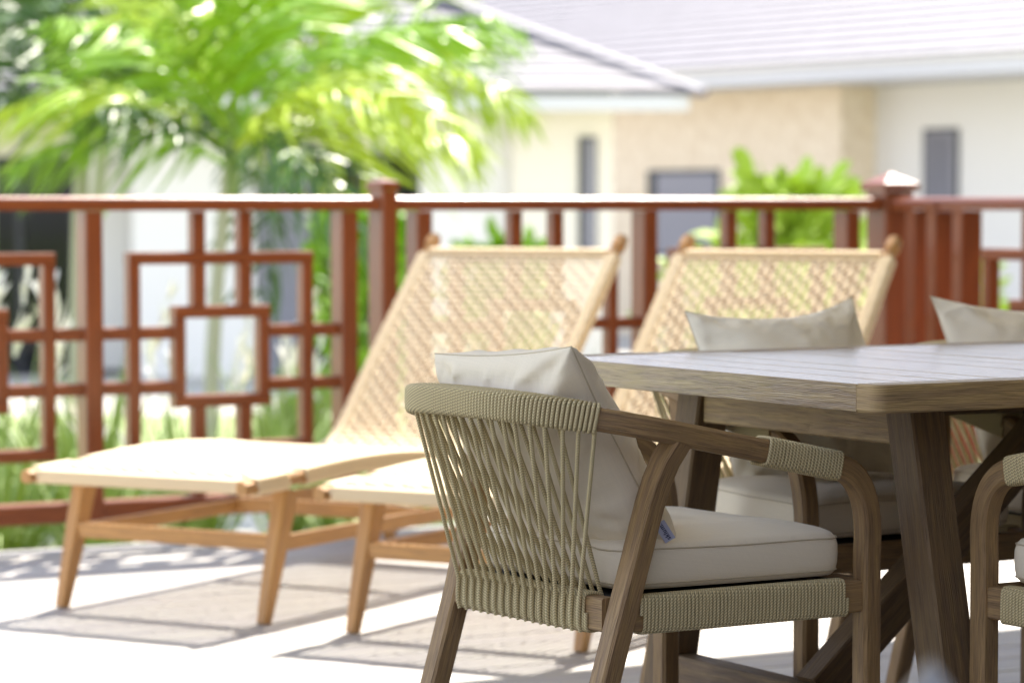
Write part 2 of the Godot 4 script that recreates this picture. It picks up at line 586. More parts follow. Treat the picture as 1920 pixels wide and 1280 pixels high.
func build_houses() -> void:
	# the near house, square to the view; its own axes: x right, y up, z towards us; origin on the ground
	var G := -0.4
	var h1 := thing("garden_house", "white bungalow with grey shutters and glass doors behind the palms", "house", v3(0, G, 36))
	var H := 2.75
	wbox(h1, "wall", M.white_wall, -4.75, -3.22, -0.7, H, -0.25, 0.0)
	wbox(h1, "wall", M.white_wall, -5.6, -4.75, -0.7, H, -1.25, -1.0)
	wbox(h1, "wall", M.white_wall, -1.15, 0.0, -0.7, H, -0.25, 0.0)
	wbox(h1, "wall", M.cream_wall, 0.0, 1.25, -0.7, H, -0.02, 0.25)
	wbox(h1, "lintel", M.cream_wall, -3.22, -1.15, 2.12, H, -0.25, 0.0)
	wbox(h1, "lintel", M.cream_wall, -8.6, -5.6, 2.08, H, -1.25, -1.0)
	wbox(h1, "wall", M.white_wall, -11.5, -8.6, -0.7, H, -1.25, -1.0)
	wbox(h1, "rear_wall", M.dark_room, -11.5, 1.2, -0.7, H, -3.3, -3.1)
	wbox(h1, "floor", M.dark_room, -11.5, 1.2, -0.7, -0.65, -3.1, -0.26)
	wbox(h1, "ceiling", M.white_wall, -11.5, 1.2, H, H + 0.1, -3.3, 0.9)
	shutter(h1, "shutter_door", -3.2, -2.55, -0.66, 2.1, -0.12, 0.06)
	var fr := MB.new()
	for x in [-2.5, -1.86, -1.19]:
		fr.box(Vector3(x, 0.70, -0.12), Vector3(0.07, 2.76, 0.08))
	fr.box(Vector3(-1.85, 2.07, -0.12), Vector3(1.25, 0.07, 0.08))
	fr.box(Vector3(-1.85, -0.64, -0.12), Vector3(1.25, 0.07, 0.08))
	var gd := part("glass_door", fr, M.dark_frame, h1)
	for x in [-2.18, -1.525]:
		part("pane", cbox(Vector3(x, 0.71, -0.12), Vector3(0.57, 2.62, 0.01), 0.001), M.window_glass, gd)
	var fr2 := MB.new()
	for x in [-8.55, -7.1, -6.35, -5.65]:
		fr2.box(Vector3(x, 0.69, -1.12), Vector3(0.09, 2.74, 0.08))
	fr2.box(Vector3(-7.1, 2.03, -1.12), Vector3(2.9, 0.08, 0.08))
	var gd2 := part("glass_door", fr2, M.dark_frame, h1)
	for x in [-7.82, -6.72, -6.0]:
		part("pane", cbox(Vector3(x, 0.69, -1.12), Vector3(0.7, 2.6, 0.01), 0.001), M.window_glass, gd2)
	# narrow window in the cream wall
	var nw := MB.new()
	nw.box(Vector3(0.94, 1.55, 0.26), Vector3(0.22, 1.5, 0.05))
	var w1 := part("window", nw, M.dark_frame, h1)
	part("pane", cbox(Vector3(0.97, 1.55, 0.287), Vector3(0.11, 1.42, 0.008), 0.001), M.grey_shutter, w1)
	# eaves and roof
	part("fascia", cbox(Vector3(-4.8, 2.69, 1.0), Vector3(13.9, 0.19, 0.06), 0.01), M.fascia_paint, h1)
	part("soffit", cbox(Vector3(-4.8, 2.66, 0.4), Vector3(13.8, 0.03, 1.14), 0.004), M.fascia_paint, h1)
	var e0 := Vector3(-11.8, 2.78, 1.06)
	var e1 := Vector3(2.2, 2.78, 1.06)
	var r1 := Vector3(-2.8, 4.78, -3.94)
	var r0 := Vector3(-11.8, 4.78, -3.94)
	roof_slope(h1, e0, e1, r1, r0, 14, M.roof_tile)
	var hipb := Vector3(2.2, 2.78, -6.9)
	roof_slope(h1, hipb, e1, r1, r1 + Vector3(0, 0, -1), 14, M.roof_tile)
	var cap := MB.new()
	cap.off = Vector2(0.2, 0.3)
	cap.beam(e1 + Vector3(0.08, 0.03, 0.08), r1 + Vector3(0, 0.16, 0), 0.26, 0.10, Vector3.UP, 0.03)
	part("hip_ridge", cap, M.roof_tile, h1)

	# the larger house behind, its front running away to the left; x along the front to the right, z towards us
	var o := v3(3.08, G, 45.0)
	var h2 := thing("large_house", "long house with stone-clad front and wide grey tiled roof", "house", o, -atan2(0.806, 0.592))
	# local x = (0.592, 0, 0.806) in Godot axes, so the front comes towards us on the right
	wbox(h2, "stone_cladding", M.stone_wall, -4.6, 2.03, -0.7, 3.28, -2.0, -0.9)
	wbox(h2, "wall", M.white_wall, 2.03, 11.0, -0.7, 3.28, -2.0, -1.61)
	wbox(h2, "wall", M.white_wall, -15.0, -4.6, -0.7, 3.28, -2.0, -1.6)
	part("fascia", cbox(Vector3(-2.5, 3.42, 0.0), Vector3(27.0, 0.26, 0.08), 0.01), M.fascia_paint, h2)
	part("gutter", cbox(Vector3(-2.5, 3.56, 0.05), Vector3(27.0, 0.08, 0.14), 0.02), M.white_wall, h2)
	part("soffit", cbox(Vector3(-2.5, 3.30, -0.95), Vector3(27.0, 0.03, 1.9), 0.004), M.fascia_paint, h2)
	roof_slope(h2, Vector3(-16, 3.52, 0.1), Vector3(11, 3.52, 0.1), Vector3(11, 7.0, -9.0), Vector3(-16, 7.0, -9.0), 22, M.roof_tile)
	# openings
	var wn := MB.new()
	wn.box(Vector3(-1.70, 1.32, -0.885), Vector3(1.83, 1.42, 0.03))
	var w2 := part("window", wn, M.dark_frame, h2)
	part("pane", cbox(Vector3(-1.60, 1.32, -0.865), Vector3(1.50, 1.28, 0.01), 0.002), M.grey_shutter, w2)
	part("sill", cbox(Vector3(-1.70, 0.57, -0.84), Vector3(1.9, 0.08, 0.14), 0.01), M.white_wall, w2)
	var wn2 := MB.new()
	wn2.box(Vector3(3.47, 1.55, -1.595), Vector3(0.74, 2.1, 0.03))
	part("window", wn2, M.dark_frame, h2)
	shutter(h2, "shutter", 3.2, 3.8, 0.55, 2.55, -1.56, 0.07)

# ------------------------------------------------------------------ railings
func rail_post(root: Node, u: float, w: float, d: float, h: float, pyramid: float) -> void:
	# local: x along, z towards the terrace
	var p := part("post", cbox(Vector3(u, h / 2, 0), Vector3(w, h, d), 0.006), M.red_wood, root)
	var c := MB.new()
	var over := 0.028 if pyramid > 0.03 else 0.010
	var cw := w + over
	var cd := d + over
	c.box(Vector3(u, h + 0.0145, 0), Vector3(cw, 0.025, cd), 0.006)
	var q := [Vector3(u - cw / 2, h + 0.0275, -cd / 2), Vector3(u + cw / 2, h + 0.0275, -cd / 2), Vector3(u + cw / 2, h + 0.0275, cd / 2), Vector3(u - cw / 2, h + 0.0275, cd / 2)]
	var top := Vector3(u, h + 0.0275 + pyramid, 0)
	for k in 4:
		var a: Vector3 = q[k]
		var b: Vector3 = q[(k + 1) % 4]
		var nn := (b - a).cross(top - a).normalized()
		if nn.y < 0: nn = -nn
		c.flat([a, b, top], nn)
	part("post_cap", c, M.red_wood, p)

func bar(root: Node, u0: float, u1: float, h0: float, h1: float, d := 0.05, called := "lattice_bar") -> void:
	part(called, cbox(Vector3((u0 + u1) / 2, (h0 + h1) / 2, 0), Vector3(u1 - u0, h1 - h0, d), 0.004), M.red_wood, root)

func panel(root: Node, u0: float, u1: float) -> void:
	# a lattice panel between two stiles: two nested squares joined by short bars
	var c := (u0 + u1) / 2
	var t := 0.019
	var ow := 0.291
	var iw := 0.142
	var top := 1.032
	var s := 0.029
	bar(root, c - ow - t, c + ow + t, 0.868, 0.906)
	bar(root, c - ow - t, c + ow + t, 0.272, 0.310)
	bar(root, c - ow - t, c - ow + t, 0.3105, 0.8675)
	bar(root, c + ow - t, c + ow + t, 0.3105, 0.8675)
	bar(root, c - iw - t, c + iw + t, 0.700, 0.738)
	bar(root, c - iw - t, c + iw + t, 0.422, 0.460)
	bar(root, c - iw - t, c - iw + t, 0.4605, 0.6995)
	bar(root, c + iw - t, c + iw + t, 0.4605, 0.6995)
	for k in [-0.078, 0.078]:
		for h in [[0.9065, top], [0.7385, 0.8675], [0.3105, 0.4215], [0.145, 0.2715]]:
			bar(root, c + k - 0.0215, c + k + 0.0215, h[0], h[1])
	for h in [0.487, 0.656]:
		bar(root, u0 + s, c - ow - t - 0.0005, h - t, h + t)
		bar(root, c - ow + t + 0.0005, c - iw - t - 0.0005, h - t, h + t)
		bar(root, c + iw + t + 0.0005, c + ow - t - 0.0005, h - t, h + t)
		bar(root, c + ow + t + 0.0005, u1 - s, h - t, h + t)

func handrail(root: Node, u0: float, u1: float) -> void:
	var b := MB.new()
	b.off = Vector2(rng.randf(), rng.randf())
	var prof := []
	var pts := [Vector2(0.05, -0.022), Vector2(0.05, 0.004)]
	for k in 7:
		var a := PI / 2 * k / 6.0
		pts.append(Vector2(0.028 + 0.022 * cos(a), 0.004 + 0.018 * sin(a)))
	for k in 7:
		var a := PI / 2 + PI / 2 * k / 6.0
		pts.append(Vector2(-0.028 + 0.022 * cos(a), 0.004 + 0.018 * sin(a)))
	pts.append(Vector2(-0.05, 0.004)); pts.append(Vector2(-0.05, -0.022))
	var u := 0.0
	for k in pts.size():
		var p: Vector2 = pts[k]
		var q: Vector2 = pts[(k + 1) % pts.size()]
		if p.distance_to(q) < 1e-5: continue
		var e := (q - p).normalized()
		prof.append([p, q, Vector2(e.y, -e.x), Vector2(e.y, -e.x), u, u + p.distance_to(q)])
		u += p.distance_to(q)
	b.sweep(PackedVector3Array([Vector3(u0, 1.056, 0), Vector3(u1, 1.056, 0)]), PackedVector3Array([Vector3.UP, Vector3.UP]), prof)
	part("handrail", b, M.red_wood, root)

func build_railings() -> void:
	var o := along(-0.016, 0, 0)
	var r := thing("garden_railing", "red-brown wooden railing with nested square lattice along the garden edge", "railing", o, FT)
	for x in [-0.69, 1.30]:
		rail_post(r, x, 0.056, 0.11, 1.098, 0.012)
	rail_post(r, 3.29, 0.122, 0.122, 1.10, 0.04)
	for x in [-0.55, 0.306, 1.163, 1.43, 2.28, 3.105, -0.83, -1.68]:
		part("stile", cbox(Vector3(x, 0.556, 0), Vector3(0.057, 0.952, 0.09), 0.005), M.red_wood, r)
	for p in [[-1.68, -0.83], [-0.55, 0.306], [0.306, 1.163], [1.43, 2.28], [2.28, 3.105]]:
		panel(r, p[0], p[1])
	var lows := [[-1.705, -0.72], [-0.66, 1.27], [1.33, 3.22]]
	for k in lows:
		handrail(r, k[0], k[1])
		part("bottom_rail", cbox(Vector3((k[0] + k[1]) / 2, 0.113, 0.0), Vector3(k[1] - k[0], 0.062, 0.07), 0.005), M.red_wood, r)
	# the return towards the terrace on the right: shares the corner post
	var c := along(3.274, 0, 0)
	var s := thing("side_railing", "short return of the red-brown lattice railing beyond the capped corner post", "railing", c, FT - PI / 2)
	for x in [0.18, 0.45, 1.30]:
		part("stile", cbox(Vector3(x, 0.556, 0), Vector3(0.057, 0.952, 0.09), 0.005), M.red_wood, s)
	rail_post(s, 0.315, 0.056, 0.11, 1.03, 0.002)
	part("post", cbox(Vector3(1.45, 0.55, 0), Vector3(0.056, 1.098, 0.11), 0.005), M.red_wood, s)
	panel(s, 0.45, 1.30)
	handrail(s, 0.07, 1.42)
	part("bottom_rail", cbox(Vector3(0.745, 0.113, 0.0), Vector3(1.35, 0.062, 0.07), 0.005), M.red_wood, s)

# ------------------------------------------------------------------ garden
func ribbon(b: MB, p0: Vector3, dir: Vector3, droop: float, length: float, width: float, nseg: int, side: Vector3) -> void:
	# a single leaf or blade: a tapering strip that bends down under its weight
	var c := PackedVector3Array()
	for k in nseg + 1:
		var t := float(k) / nseg
		c.append(p0 + dir * length * t + Vector3.DOWN * droop * length * t * t)
	var base := b.v.size()
	for k in nseg + 1:
		var t := float(k) / nseg
		var w := width * 0.5 * (1.0 - pow(absf(2.0 * t - 0.75) / 1.25, 2.2)) if k < nseg else width * 0.04
		var tg := (c[mini(k + 1, nseg)] - c[maxi(k - 1, 0)]).normalized()
		var sd := (side - tg * side.dot(tg)).normalized()
		var nn := tg.cross(sd).normalized()
		b.v.append(c[k] - sd * w); b.v.append(c[k] + sd * w)
		b.n.append(nn); b.n.append(nn)
		b.uv.append(Vector2(0, t)); b.uv.append(Vector2(1, t))
	for k in nseg:
		var i := base + k * 2
		b.quad(i, i + 1, i + 3, i + 2)

func frond_mesh(sd: int, length: float, arch: float, leaf: float) -> ArrayMesh:
	# rachis starts along +x and rises, then arches over; leaflets hang on both sides
	var r := RandomNumberGenerator.new()
	r.seed = sd
	var b := MB.new()
	var pts := PackedVector3Array()
	var sc := PackedFloat32Array()
	var n := 22
	for k in n + 1:
		var t := float(k) / n
		pts.append(Vector3(length * t * (1.0 - 0.12 * t * t), -arch * length * t * t * 0.55 - arch * length * 0.25 * pow(t, 4.0), 0.03 * sin(t * 4.0 + sd)))
		sc.append(1.0 - 0.85 * t)
	b.tube(pts, 0.014, 5, 1.0, false, sc)
	var m := 34
	for k in m:
		var t := 0.14 + 0.86 * (k + r.randf() * 0.7) / m
		var f: float = t * n
		var i := mini(int(f), n - 1)
		var p := pts[i].lerp(pts[i + 1], f - i)
		var tg := (pts[i + 1] - pts[i]).normalized()
		var ll := leaf * (0.45 + 0.75 * sin(PI * clampf(t * 0.9 + 0.12, 0.0, 1.0))) * r.randf_range(0.65, 1.15)
		for s in [-1.0, 1.0]:
			if r.randf() < 0.12: continue
			var up := (Vector3.UP - tg * tg.y).normalized()
			var hang := clampf((t - 0.25) * 1.3, 0.0, 1.0)
			var d: Vector3 = (tg * r.randf_range(0.3, 0.9) + Vector3(0, 0, 1) * s * r.randf_range(0.45, 1.0) + up * (r.randf_range(-0.1, 0.7) - hang * r.randf_range(0.5, 1.5))).normalized()
			var across := (tg + Vector3(r.randf_range(-1, 1), r.randf_range(-1, 1), r.randf_range(-1, 1)) * 0.55).normalized()
			ribbon(b, p, d, r.randf_range(0.3, 1.0), ll, r.randf_range(0.016, 0.025), 5, across)
	return b.mesh()

func palm(label: String, base: Vector3, crown: Vector3, girth: float, nf: int, lmin: float, lmax: float, sd: int, mats: Array, spin := 0.0, low := 0.3) -> void:
	var r := RandomNumberGenerator.new()
	r.seed = sd
	var root := thing("palm_tree", label, "palm", base, 0.0, "palms beyond the railing")
	var top := crown - base
	var pts := PackedVector3Array()
	var sc := PackedFloat32Array()
	for k in 9:
		var t := k / 8.0
		pts.append(Vector3(top.x * t * t, top.y * t, top.z * t * t))
		sc.append(1.25 - 0.35 * t)
	var tr := MB.new()
	tr.tube(pts, girth, 9, 1.0, false, sc)
	part("trunk", tr, M.palm_trunk, root)
	var cs := MB.new()
	cs.tube(PackedVector3Array([top - Vector3(0, 0.28, 0), top - Vector3(0, 0.05, 0), top + Vector3(0, 0.20, 0)]), girth * 1.25, 9, 1.0, true, PackedFloat32Array([0.85, 1.1, 0.4]))
	part("crownshaft", cs, M.palm_sheath, root)
	var shapes := []
	for k in 5:
		shapes.append(frond_mesh(sd * 10 + k, 1.0, [0.45, 0.65, 0.85, 1.0, 0.3][k], 0.28))
	for k in nf:
		var az := spin + k * 2.39996 + r.randf_range(-0.25, 0.25)
		var t := float(k) / nf
		var el := lerpf(1.3, low, t) + r.randf_range(-0.12, 0.12)
		var ln := r.randf_range(lmin, lmax)
		var f := part("frond", shapes[(k + sd) % 5], M[mats[r.randi() % mats.size()]], root)
		f.transform = Transform3D(Basis(Vector3.UP, az) * Basis(Vector3.BACK, el) * Basis(Vector3.RIGHT, r.randf_range(-0.7, 0.7)), top + Vector3(0, 0.10 - 0.25 * t, 0))
		f.scale = Vector3.ONE * ln

func grass_clump(label: String, at: Vector3, h: float, blades: int, sd: int, plumes: int, mesh: Array) -> void:
	var root := thing("grass_clump", label, "grass", at, sd * 1.7, "tall grasses beyond the railing")
	var k := sd % 3
	if mesh[k] == null:
		var r := RandomNumberGenerator.new()
		r.seed = 70 + k
		var b := MB.new()
		for i in blades:
			var a := r.randf() * TAU
			var o := Vector3(cos(a), 0, sin(a)) * r.randf() * 0.10
			var d := (Vector3(cos(a), 0, sin(a)) * r.randf_range(0.05, 0.7) + Vector3.UP).normalized()
			ribbon(b, o, d, r.randf_range(0.1, 0.6), r.randf_range(0.6, 1.05), r.randf_range(0.012, 0.02), 4, Vector3(-sin(a), 0, cos(a)))
		var q := MB.new()
		for i in 4:
			var a := r.randf() * TAU
			var d := (Vector3(cos(a), 0, sin(a)) * r.randf_range(0.05, 0.35) + Vector3.UP).normalized()
			for j in 14:
				var t := r.randf()
				var p := d * (0.70 + 0.28 * t)
				ribbon(q, p, (d + Vector3(r.randf_range(-1, 1), r.randf_range(-0.2, 0.5), r.randf_range(-1, 1)) * 0.35).normalized(), 0.25, 0.14 * (1.2 - t * 0.7), 0.018, 2, Vector3(r.randf_range(-1, 1), 0.1, r.randf_range(-1, 1)).normalized())
		mesh[k] = [b.mesh(), q.mesh()]
	var g := stuff(part("blades", mesh[k][0], M.grass_blade, root))
	g.scale = Vector3.ONE * h
	if plumes:
		var q2 := stuff(part("plumes", mesh[k][1], M.plume, root))
		q2.scale = Vector3.ONE * h

func shrub_mesh(sd: int, nl: int, leaf: float, width: float, tall: float, upright: float) -> ArrayMesh:
	var r := RandomNumberGenerator.new()
	r.seed = sd
	var b := MB.new()
	for s in 9:
		var a := r.randf() * TAU
		var q := Vector3(cos(a), 0, sin(a)) * r.randf_range(0.1, 0.42) * width
		b.tube(PackedVector3Array([q * 0.3, q + Vector3(0, tall * r.randf_range(0.5, 0.8), 0)]), 0.008, 4, 1.0)
	for i in nl:
		var a := r.randf() * TAU
		var rad := sqrt(r.randf()) * 0.5
		var hh := pow(r.randf(), 0.75)
		var bump := 0.75 + 0.25 * sin(a * 3.0 + sd) * cos(hh * 5.0)
		var p := Vector3(cos(a) * rad * width * bump * (1.1 - 0.5 * hh), hh * tall * bump, sin(a) * rad * width * bump * (1.1 - 0.5 * hh))
		var d := Vector3(cos(a) + r.randf_range(-0.6, 0.6), upright * r.randf_range(0.3, 1.4), sin(a) + r.randf_range(-0.6, 0.6)).normalized()
		ribbon(b, p, d, 0.4, leaf * r.randf_range(0.6, 1.2), leaf * 0.32, 3, d.cross(Vector3(r.randf_range(-1, 1), 0.4, r.randf_range(-1, 1))).normalized())
	return b.mesh()

func build_garden() -> void:
	var g := -0.4
	palm("slender palm with the tallest trunk, standing behind the lattice squares", v3(-1.58, g, 15.0), v3(-1.46, 1.36, 15.0), 0.036, 17, 1.15, 1.5, 2, ["leaf_green", "leaf_deep", "leaf_green", "leaf_yellow"], 0.3, 0.12)
	palm("grey-trunked palm in front of the dark glass doors", v3(-2.42, g, 16.0), v3(-2.38, 1.55, 16.0), 0.045, 13, 1.15, 1.5, 3, ["leaf_deep", "leaf_green", "leaf_deep"], 1.2)
	palm("palm with long fronds arching right over the bungalow roof", v3(-1.02, g, 17.2), v3(-1.12, 1.8, 17.2), 0.04, 13, 1.1, 1.45, 4, ["leaf_deep", "leaf_yellow", "leaf_green", "leaf_yellow"], 2.0)
	palm("dark green palm nearest the left edge, mostly fronds", v3(-3.2, g, 17.5), v3(-3.15, 2.1, 17.5), 0.045, 12, 1.2, 1.6, 5, ["leaf_deep"], 0.9)
	palm("tall dark palm whose crown fills the top behind the others", v3(-2.86, g, 19.3), v3(-2.55, 2.5, 19.3), 0.045, 12, 1.2, 1.5, 6, ["leaf_deep"], 2.6)
	# grasses just beyond the railing
	var gm := [null, null, null]
	var spots := [[-1.9, 10.6, 1.05, 1], [-1.66, 11.2, 1.2, 1], [-1.45, 10.4, 0.8, 1], [-1.28, 11.6, 1.0, 1], [-0.98, 12.4, 0.95, 1], [-0.72, 11.8, 0.75, 0], [-0.35, 13.2, 0.9, 1], [-1.75, 12.6, 1.2, 1], [-2.2, 11.9, 1.2, 1], [-0.6, 14.3, 1.0, 1], [-0.15, 14.8, 0.95, 1], [-0.42, 10.9, 0.62, 0], [-1.1, 14.2, 1.1, 1], [0.2, 15.5, 0.9, 0], [0.55, 14.4, 0.8, 0]]
	var names := ["with pale plumes at the far left of the railing", "tallest of those near the left stile", "low one close behind the left panel", "between the two nested squares", "seen through the middle square", "short and green behind the single post", "pale one behind the foot of the first lounger", "large one before the dark doors", "outermost on the left", "standing before the shutter", "small pale one right of the post", "lowest one beside the deck edge", "behind the slender palm", "green one behind the first lounger's back", "green one between the loungers' backs"]
	for k in spots.size():
		var s: Array = spots[k]
		if k in [7, 9]: continue
		grass_clump("ornamental grass clump " + names[k], v3(s[0], g, s[1]), s[2], 150, k, s[3], gm)
	# shrubs on the right
	var sm := [shrub_mesh(1, 1500, 0.12, 1.3, 1.3, 1.6), shrub_mesh(2, 1300, 0.11, 1.2, 1.0, 1.0), shrub_mesh(3, 800, 0.2, 0.9, 1.5, 2.2)]
	var sp := [[1.32, 16.0, 0.95, 0, "bright rounded shrub left behind the right lattice panel"], [1.95, 16.4, 1.05, 1, "bright green shrub below the capped corner post"], [1.72, 17.6, 1.12, 2, "taller upright shrub before the stone-clad wall"], [2.35, 17.0, 0.98, 0, "shrub beside the corner post, right of the upright one"], [0.85, 15.0, 0.75, 1, "small shrub seen between the two lounger backs"], [-0.05, 18.0, 1.0, 2, "upright shrub before the glass doors"], [-0.95, 19.0, 1.15, 2, "big-leaved shrub between shutter door and glass doors"]]
	for s in sp:
		var t := thing("shrub", s[4], "shrub", v3(s[0], g, s[1]), s[0] * 3.0, "garden shrubs")
		var c := part("foliage", sm[s[3]], M.shrub_leaf if s[0] > 0.0 else M.leaf_green, t)
		c.scale = Vector3.ONE * float(s[2]) * (1.22 if s[0] > 0.9 else 1.05)
	# short lawn blades near the deck, where they show under the railing
	var bl := MB.new()
	for k in 5:
		var a := k * 1.3
		ribbon(bl, Vector3(cos(a), 0, sin(a)) * 0.01, Vector3(cos(a) * 0.4, 1, sin(a) * 0.4).normalized(), 0.3, 0.07, 0.006, 2, Vector3(-sin(a), 0, cos(a)))
	var mm := MultiMesh.new()
	mm.transform_format = MultiMesh.TRANSFORM_3D
	mm.mesh = bl.mesh()
	mm.instance_count = 9000
	for k in 9000:
		var p := along(rng.randf_range(-2.2, 4.6), -rng.randf_range(0.06, 3.0), -0.4)
		mm.set_instance_transform(k, Transform3D(Basis(Vector3.UP, rng.randf() * TAU).scaled(Vector3.ONE * rng.randf_range(0.7, 1.6)), p))
	var mi := MultiMeshInstance3D.new()
	mi.name = numbered("grass")
	mi.multimesh = mm
	mi.material_override = M.grass_blade
	add_child(mi)
	tag(mi, "short lawn grass along the foot of the deck", "grass", "", "stuff")

# ------------------------------------------------------------------ helpers for wrapped rope
class Trail:
	var p := PackedVector3Array()
	var up := PackedVector3Array()
	var s := PackedFloat32Array()
	func add(q: Vector3, u: Vector3) -> void:
		s.append(0.0 if p.is_empty() else s[s.size() - 1] + q.distance_to(p[p.size() - 1]))
		p.append(q); up.append(u)
	func total() -> float:
		return s[s.size() - 1]
	func at(d: float) -> Array:      # point, tangent, up, side
		var i := clampi(s.bsearch(d) - 1, 0, p.size() - 2)
		var f := clampf((d - s[i]) / maxf(s[i + 1] - s[i], 1e-6), 0.0, 1.0)
		var t := (p[i + 1] - p[i]).normalized()
		var t0 := (p[i] - p[maxi(i - 1, 0)]).normalized() if i > 0 else t
		var t1 := (p[mini(i + 2, p.size() - 1)] - p[i + 1]).normalized() if i + 2 < p.size() else t
		t = ((t0 + t).normalized().lerp((t + t1).normalized(), f)).normalized()
		var u := up[i].lerp(up[i + 1], f)
		u = (u - t * u.dot(t)).normalized()
		return [p[i].lerp(p[i + 1], f), t, u, t.cross(u)]

func wind_rope(tr: Trail, d0: float, d1: float, w: float, h: float, r: float, sides := 6, jitter := 0.0) -> MB:
	# one rope wound tightly round a rail of w x h from d0 to d1 along it
	var turns := int(round((d1 - d0) / (2.0 * r * 1.04)))
	var path := PackedVector3Array()
	var ups := PackedVector3Array()
	var per := 16
	var a := w / 2.0 + r * 0.85
	var b := h / 2.0 + r * 0.85
	for k in turns * per + 1:
		var f := TAU * k / per
		var q := tr.at(d0 + (d1 - d0) * (float(k) / (turns * per)))
		var cx := signf(cos(f)) * pow(absf(cos(f)), 0.36) * a
		var cy := signf(sin(f)) * pow(absf(sin(f)), 0.36) * b
		var o: Vector3 = q[3] * cx + q[2] * cy
		var wob := 0.0
		if jitter > 0.0: wob = jitter * sin(float(k) * 0.37 + 3.0 * sin(float(k) * 0.011))
		path.append(q[0] + o + q[1] * wob)
		ups.append(o.normalized())
	var m := MB.new()
	m.sweep(path, ups, MB.ellipse(r, r, sides, 2.0), true)
	return m

# ------------------------------------------------------------------ loungers
func lounger_profile() -> Array:
	# side view (t along, h up) of the rail, from the foot end to the head
	var key := [Vector2(-0.125, 0.352), Vector2(0.10, 0.360), Vector2(0.35, 0.372), Vector2(0.60, 0.372), Vector2(0.85, 0.352), Vector2(1.10, 0.317), Vector2(1.26, 0.305), Vector2(1.365, 0.335), Vector2(1.445, 0.405), Vector2(1.60, 0.572), Vector2(1.77, 0.748), Vector2(1.945, 0.926)]
	var c := Curve2D.new()
	for k in key.size():
		var tg: Vector2 = (key[mini(k + 1, key.size() - 1)] - key[maxi(k - 1, 0)]) / 6.0
		c.add_point(key[k], -tg, tg)
	c.bake_interval = 0.005
	var L := c.get_baked_length()
	var out := []
	var n := 60
	for k in n + 1:
		out.append(c.sample_baked(L * k / n))
	return out

